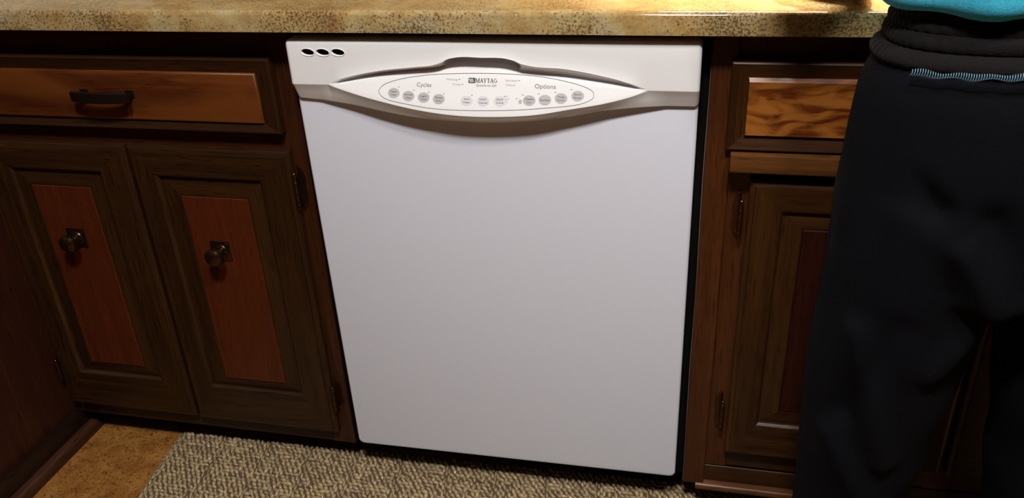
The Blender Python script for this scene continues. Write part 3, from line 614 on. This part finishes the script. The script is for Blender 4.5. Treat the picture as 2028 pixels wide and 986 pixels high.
def remeshed(name, bm, vox, m, parent, smooth_it=6, fn=None):
    bmesh.ops.recalc_face_normals(bm, faces=bm.faces)
    o = frombm(name, bm, m, parent, False); md = o.modifiers.new('r', 'REMESH'); md.mode = 'VOXEL'; md.voxel_size = vox
    if smooth_it: s = o.modifiers.new('s', 'SMOOTH'); s.factor = .5; s.iterations = smooth_it
    dg = bpy.context.evaluated_depsgraph_get(); nm = bpy.data.meshes.new_from_object(o.evaluated_get(dg)); o.modifiers.clear(); o.data = nm
    o.data.materials.clear(); o.data.materials.append(m)
    if fn:
        og = ORG[parent.name]; nrms = [v.normal.copy() for v in nm.vertices]
        for v, nn in zip(nm.vertices, nrms): v.co += nn * fn(v.co + og)
    fix_smooth(nm); return o
PX, PY = .957, -.20
H = thing('person', 'person in black sweatpants and teal shirt standing at the counter, back to the camera', 'person', (PX, PY, 0))
# body: one continuous surface
bm = bmesh.new()
bt = [(.76, .150, .090), (.84, .150, .092), (.92, .135, .080), (1.02, .130, .082), (1.12, .140, .095), (1.22, .155, .098), (1.30, .135, .075), (1.35, .07, .055)]
loft(bm, [ellring(PX, PY, z, *interp(bt, z), 40, 2.2) for z in np.linspace(.76, 1.35, 26)])
limb(bm, [(PX - .15, PY, 1.305), (PX + .15, PY, 1.305)], [.055, .055], 16)
limb(bm, [(PX, PY, 1.30), (PX, PY + .01, 1.38), (PX, PY + .025, 1.45)], [.062, .052, .052], 16)
hc = Vector((PX, PY + .045, 1.52))
blob(bm, hc + Vector((0, -.012, .018)), (.072, .088, .085)); blob(bm, hc + Vector((0, .022, -.035)), (.056, .062, .066)); blob(bm, hc + Vector((0, .05, -.078)), (.030, .026, .022))
limb(bm, [hc + Vector((0, .078, .012)), hc + Vector((0, .094, -.020))], [.009, .013], 10)               # nose
for s in (-1, 1):
    blob(bm, hc + Vector((s * .074, -.006, -.008)), (.010, .020, .032)); blob(bm, hc + Vector((s * .03, .066, .024)), (.022, .012, .007))
blob(bm, hc + Vector((0, .079, -.046)), (.022, .010, .006)); blob(bm, hc + Vector((0, .077, -.057)), (.019, .010, .006))
def hand(bm, wrist, d, side, up=(0, 0, 1), curl=.25):
    """palm, four unequal bent fingers and a thumb leaving the side of the palm"""
    w_ = Vector(wrist); d = Vector(d).normalized(); u = Vector(up); lat = d.cross(u).normalized() * side; u = lat.cross(d).normalized() * side
    if u.z < 0: u = -u
    pc = w_ + d * .045
    for k in range(4): limb(bm, [w_ + d * .006 + lat * (.019 - .012 * k) * .8, w_ + d * .05 + lat * (.028 - .019 * k), w_ + d * .078 + lat * (.031 - .0205 * k)], [.013, .0125, .0105], 10)
    for k, L in enumerate((.066, .076, .071, .055)):
        b = w_ + d * .080 + lat * (.031 - .0205 * k); dr = (d + lat * (.16 - .11 * k)).normalized()
        p1 = b + dr * L * .42 + u * .004; p2 = p1 + (dr - u * curl).normalized() * L * .32; p3 = p2 + (dr - u * curl * 2.2).normalized() * L * .26
        limb(bm, [b - dr * .01, p1, p2, p3], [.0092, .0085, .0078, .0068], 10)
    t0 = w_ + d * .020 + lat * .022; t1 = t0 + (d * .6 + lat * .75).normalized() * .034; t2 = t1 + (d * .85 + lat * .4).normalized() * .028; t3 = t2 + (d + lat * .1 - u * .15).normalized() * .022
    limb(bm, [t0, t1, t2, t3], [.014, .0112, .0098, .0085], 10)
armL = [(PX - .185, PY, 1.30), (PX - .262, PY + .02, 1.05), (.792, .070, .938)]
armL = [(PX - .175, PY, 1.30), (PX - .25, PY + .03, 1.08), (.800, .035, .9285)]
armR = [(PX + .175, PY, 1.30), (PX + .25, PY + .03, 1.08), (1.150, .06, .9285)]
for ar, sd, dr in ((armL, 1, (-.35, .93, -.05)), (armR, 1, (.2, .95, -.05))):
    a, e, w_ = [Vector(p) for p in ar]
    limb(bm, [a, a.lerp(e, .5), e], [.050, .045, .037], 16); limb(bm, [e, e.lerp(w_, .3), w_], [.037, .038, .0215], 16)
hand(bm, armL[2], (-.55, .83, -.07), 1, curl=.12); hand(bm, armR[2], (.25, .95, -.07), -1, curl=.12)
for s in (-1, 1):
    lx_ = PX + s * .105
    limb(bm, [(PX + s * .075, PY, .82), (PX + s * .095, PY, .62), (lx_, PY + .005, .47)], [.085, .07, .05], 20)
    limb(bm, [(lx_, PY + .005, .47), (lx_ + s * .005, PY - .005, .34), (lx_ + s * .005, PY - .01, .10)], [.05, .048, .034], 20)
    limb(bm, [(lx_ + s * .005, PY - .025, .052), (lx_ + s * .010, PY + .05, .050), (lx_ + s * .018, PY + .125, .042)], [.034, .034, .025], 16)
    for k in range(5): limb(bm, [(lx_ + s * (-.010 + .0125 * k), PY + .12 - .004 * k, .034), (lx_ + s * (-.012 + .0135 * k), PY + .158 - .008 * k, .029)], [.013 - .0011 * k, .0115 - .001 * k], 8)
body = remeshed('body', bm, .0042, M['skin'], H, 4)
for s in (-1, 1):
    bm = bmesh.new(); blob(bm, hc + Vector((s * .030, .0655, .010)), (.0115, .0115, .0095)); e_ = frombm('eye', bm, M['eye'], H, True)
    bm = bmesh.new(); blob(bm, hc + Vector((s * .030, .0735, .010)), (.0048, .0040, .0048)); frombm('iris', bm, M['iris'], e_, True)
# hair: cap with a bun-less bob, strands grooved
bm = bmesh.new(); blob(bm, hc + Vector((0, -.026, .028)), (.084, .088, .092)); blob(bm, hc + Vector((0, -.050, -.045)), (.078, .052, .085))
for s in (-1, 1): blob(bm, hc + Vector((s * .062, -.018, -.045)), (.022, .042, .080))
remeshed('hair', bm, .005, M['hair'], H, 5, lambda p: .0009 * math.sin(math.atan2(p.x - hc.x, -(p.y - hc.y)) * 46 + 3 * noise.noise(p * 9)))
# pants
bm = bmesh.new(); tz = [(.60, PX, .180, .112), (.66, PX, .187, .116), (.72, PX, .190, .120), (.80, PX, .186, .124), (.86, PX, .184, .121), (.885, PX, .180, .116), (.905, PX, .172, .107), (.925, PX, .152, .092)]
loft(bm, [ellring(interp(tz, z)[0], PY, z, interp(tz, z)[1], interp(tz, z)[2], 64) for z in np.linspace(.655, .925, 20)])
leg = [(.030, .110, .060, .072), (.045, .110, .066, .080), (.10, .113, .068, .082), (.28, .121, .068, .084), (.40, .115, .079, .090), (.52, .107, .0895, .097), (.60, .0985, .0925, .104), (.66, .098, .092, .108), (.76, .096, .086, .112)]
for s in (-1, 1):
    loft(bm, [ellring(PX + s * interp(leg, z)[0] + (0 if s < 0 else .006), PY, z, interp(leg, z)[1], interp(leg, z)[2], 48, 2.1) for z in np.linspace(.032, .76, 30)])
def seg_d(p, a, b):
    a, b = Vector(a), Vector(b); t = max(0, min(1, (p - a).dot(b - a) / (b - a).length_squared)); return (p - a.lerp(b, t)).length, t
RID = [((.868, -.31, .745), (.925, -.30, .655), .016, .011), ((.815, -.31, .80), (.868, -.31, .745), -.013, -.008), ((.900, -.31, .76), (.945, -.30, .690), -.010, .012), ((.80, -.28, .60), (.85, -.29, .42), .012, .010), ((.84, -.29, .62), (.80, -.28, .48), -.009, .010),
       ((.79, -.27, .44), (.86, -.29, .32), .011, .011), ((1.05, -.31, .74), (.99, -.30, .66), .014, .011), ((1.1, -.28, .6), (1.06, -.29, .42), .011, .011), ((.93, -.29, .64), (.88, -.29, .56), .010, .011)]
def folds(p):
    d = .004 * noise.noise(Vector((p.x * 7, p.y * 7, p.z * 3.2))) + .0025 * noise.noise(Vector((p.x * 20, p.y * 20, p.z * 9)))
    for a, b, amp, wd in RID:
        dd, t = seg_d(p, a, b); wd = abs(wd); d += amp * math.exp(-(dd / (wd + .006)) ** 2)
    if p.z < .13: d += .004 * math.sin(p.z * 190 + 3 * noise.noise(p * 8))
    k = min(1, max(0, (.925 - p.z) / .03)); return d * k
pants = remeshed('sweatpants', bm, .006, M['pants'], H, 10, folds)
# waistband with folded-over elastic
prof = [(.902, .173, .1085), (.9045, .1765, .112), (.909, .1765, .1125), (.9145, .1735, .110), (.9175, .169, .106), (.9195, .1645, .101), (.922, .1665, .103), (.928, .167, .1035), (.933, .1655, .102), (.936, .1615, .098), (.939, .1635, .099), (.9445, .1635, .099), (.948, .1605, .096), (.951, .162, .0965), (.958, .162, .096), (.968, .159, .093)]
bm = bmesh.new(); Rn = []
def tiltz(x, y, z): return z - .035 * (x - .80) * .6 if y < PY else z - .035 * .6 * (x - .80)
for z, rx, ry in prof + [(.966, .155, .088), (.93, .156, .088)]:
    Rn.append([(x, y, zz + .05 * (x - .80)) for x, y, zz in ellring(PX, PY, z, rx, ry, 360, 2.3, lambda t, z_: .0035 * math.sin(t * 70 + 2 * math.sin(t * 9) + z_ * 60) * (1 if z_ < .965 else .4))])
loft(bm, Rn, False); frombm('waistband', bm, M['band'], H, True, 70)
# pale blue overlocked seam below the band on the back
bm = bmesh.new(); ns_ = 74
def backpt(x, z):
    rx, ry = .1855, .1185; u = min(.98, abs(x - PX) / rx); return PY - ry * (1 - u ** 2.3) ** (1 / 2.3)
for i in range(ns_):
    x = .806 + i * (.955 - .806) / ns_; zc = .9030 + (x - .800) * .080 + .0009 * math.sin(i * .45); y = backpt(x, zc) - .003; h = .0029 + .0009 * math.sin(i * .33)
    tube(bm, [(x - .0006, y + .002, zc - h), (x, y - .0012, zc - h * .4), (x + .0006, y - .0012, zc + h * .4), (x + .0012, y + .002, zc + h)], .00055, 5)
o = frombm('seam_stitching', bm, M['stitch'], H, True); o['kind'] = 'stuff'; o['label'] = 'pale blue overlock stitching across the back of the sweatpants'
# shirt
bm = bmesh.new(); ts = [(.955, .167, .106), (.975, .178, .118), (1.02, .172, .118), (1.10, .165, .122), (1.20, .178, .128), (1.27, .185, .118), (1.32, .172, .100), (1.35, .140, .085), (1.375, .095, .072), (1.392, .066, .062)]
def hemz(x, y): return 0
R0 = [[(x, y, zz + .06 * (x - .80) * max(0, 1 - (zz - .955) / .12)) for x, y, zz in ellring(PX, PY, z, *interp(ts, z), 64, 2.3)] for z in np.linspace(.957, 1.392, 40)]; loft(bm, R0)
for ar in (armL, armR):
    a, e = Vector(ar[0]), Vector(ar[1]); tube(bm, [a.lerp(Vector((PX, PY, 1.30)), .3), a, a.lerp(e, .35), a.lerp(e, .70)], [.050, .058, .060, .058], 24)
remeshed('shirt', bm, .006, M['shirt'], H, 6, lambda p: .005 * noise.noise(Vector((p.x * 9, p.y * 9, p.z * 5))) + .004 * math.exp(-((p.z - .965) / .010) ** 2) + .003 * math.sin((p.x * 2 + p.z) * 38) * max(.2, min(1, (1.28 - p.z) / .14)))

# ------------------------------------------------------------------ lamps of the room (above and behind the camera's view)
def lamp(name, x, y, z, r, lab):
    t = thing(name, lab, 'lamp', (x, y, z)); bm = bmesh.new(); lathe(bm, [(0, 0), (0, r + .02), (-.02, r + .025), (-.03, r + .01), (-.03, r)], Matrix.Translation((x, y, z)), 32); frombm('rim', bm, M['bronze'], t, True, 40)
    bm = bmesh.new(); lathe(bm, [(-.02, r), (-.034, r * .95), (-.042, r * .6), (-.045, 0)], Matrix.Translation((x, y, z)), 32); frombm('diffuser', bm, M['lamp'], t, True, 40)
lamp('ceiling_lamp', .55, -1.22, 2.449, .15, 'round flush ceiling lamp over the kitchen floor, outside the picture')
lamp('ceiling_lamp', 1.05, -1.02, 2.449, .09, 'small flush ceiling lamp above the person, outside the picture')

# unseen shelf added on the back wall as a mount for the strip lamp that lights the counter
t = thing('added_lamp_shelf', 'brown wooden shelf added above the backsplash to carry the strip lamp, outside the picture', 'shelf', (1.02, .46, 1.41))
box('board', .42, 1.43, .30, .6195, 1.408, 1.428, M['facer_x'], t, .001)
for x in (.50, 1.35): box('bracket', x - .01, x + .01, .40, .6195, 1.395, 1.4085, M['facer_x'], t, .001)
t = thing('strip_lamp', 'slim strip lamp under the added shelf, outside the picture', 'lamp', (1.02, .36, 1.40))
box('housing', .50, 1.54 - .12, .325, .395, 1.392, 1.4075, M['ceil'], t, .001); box('diffuser', .51, 1.41, .33, .39, 1.387, 1.3925, M['lamp'], t, .001)
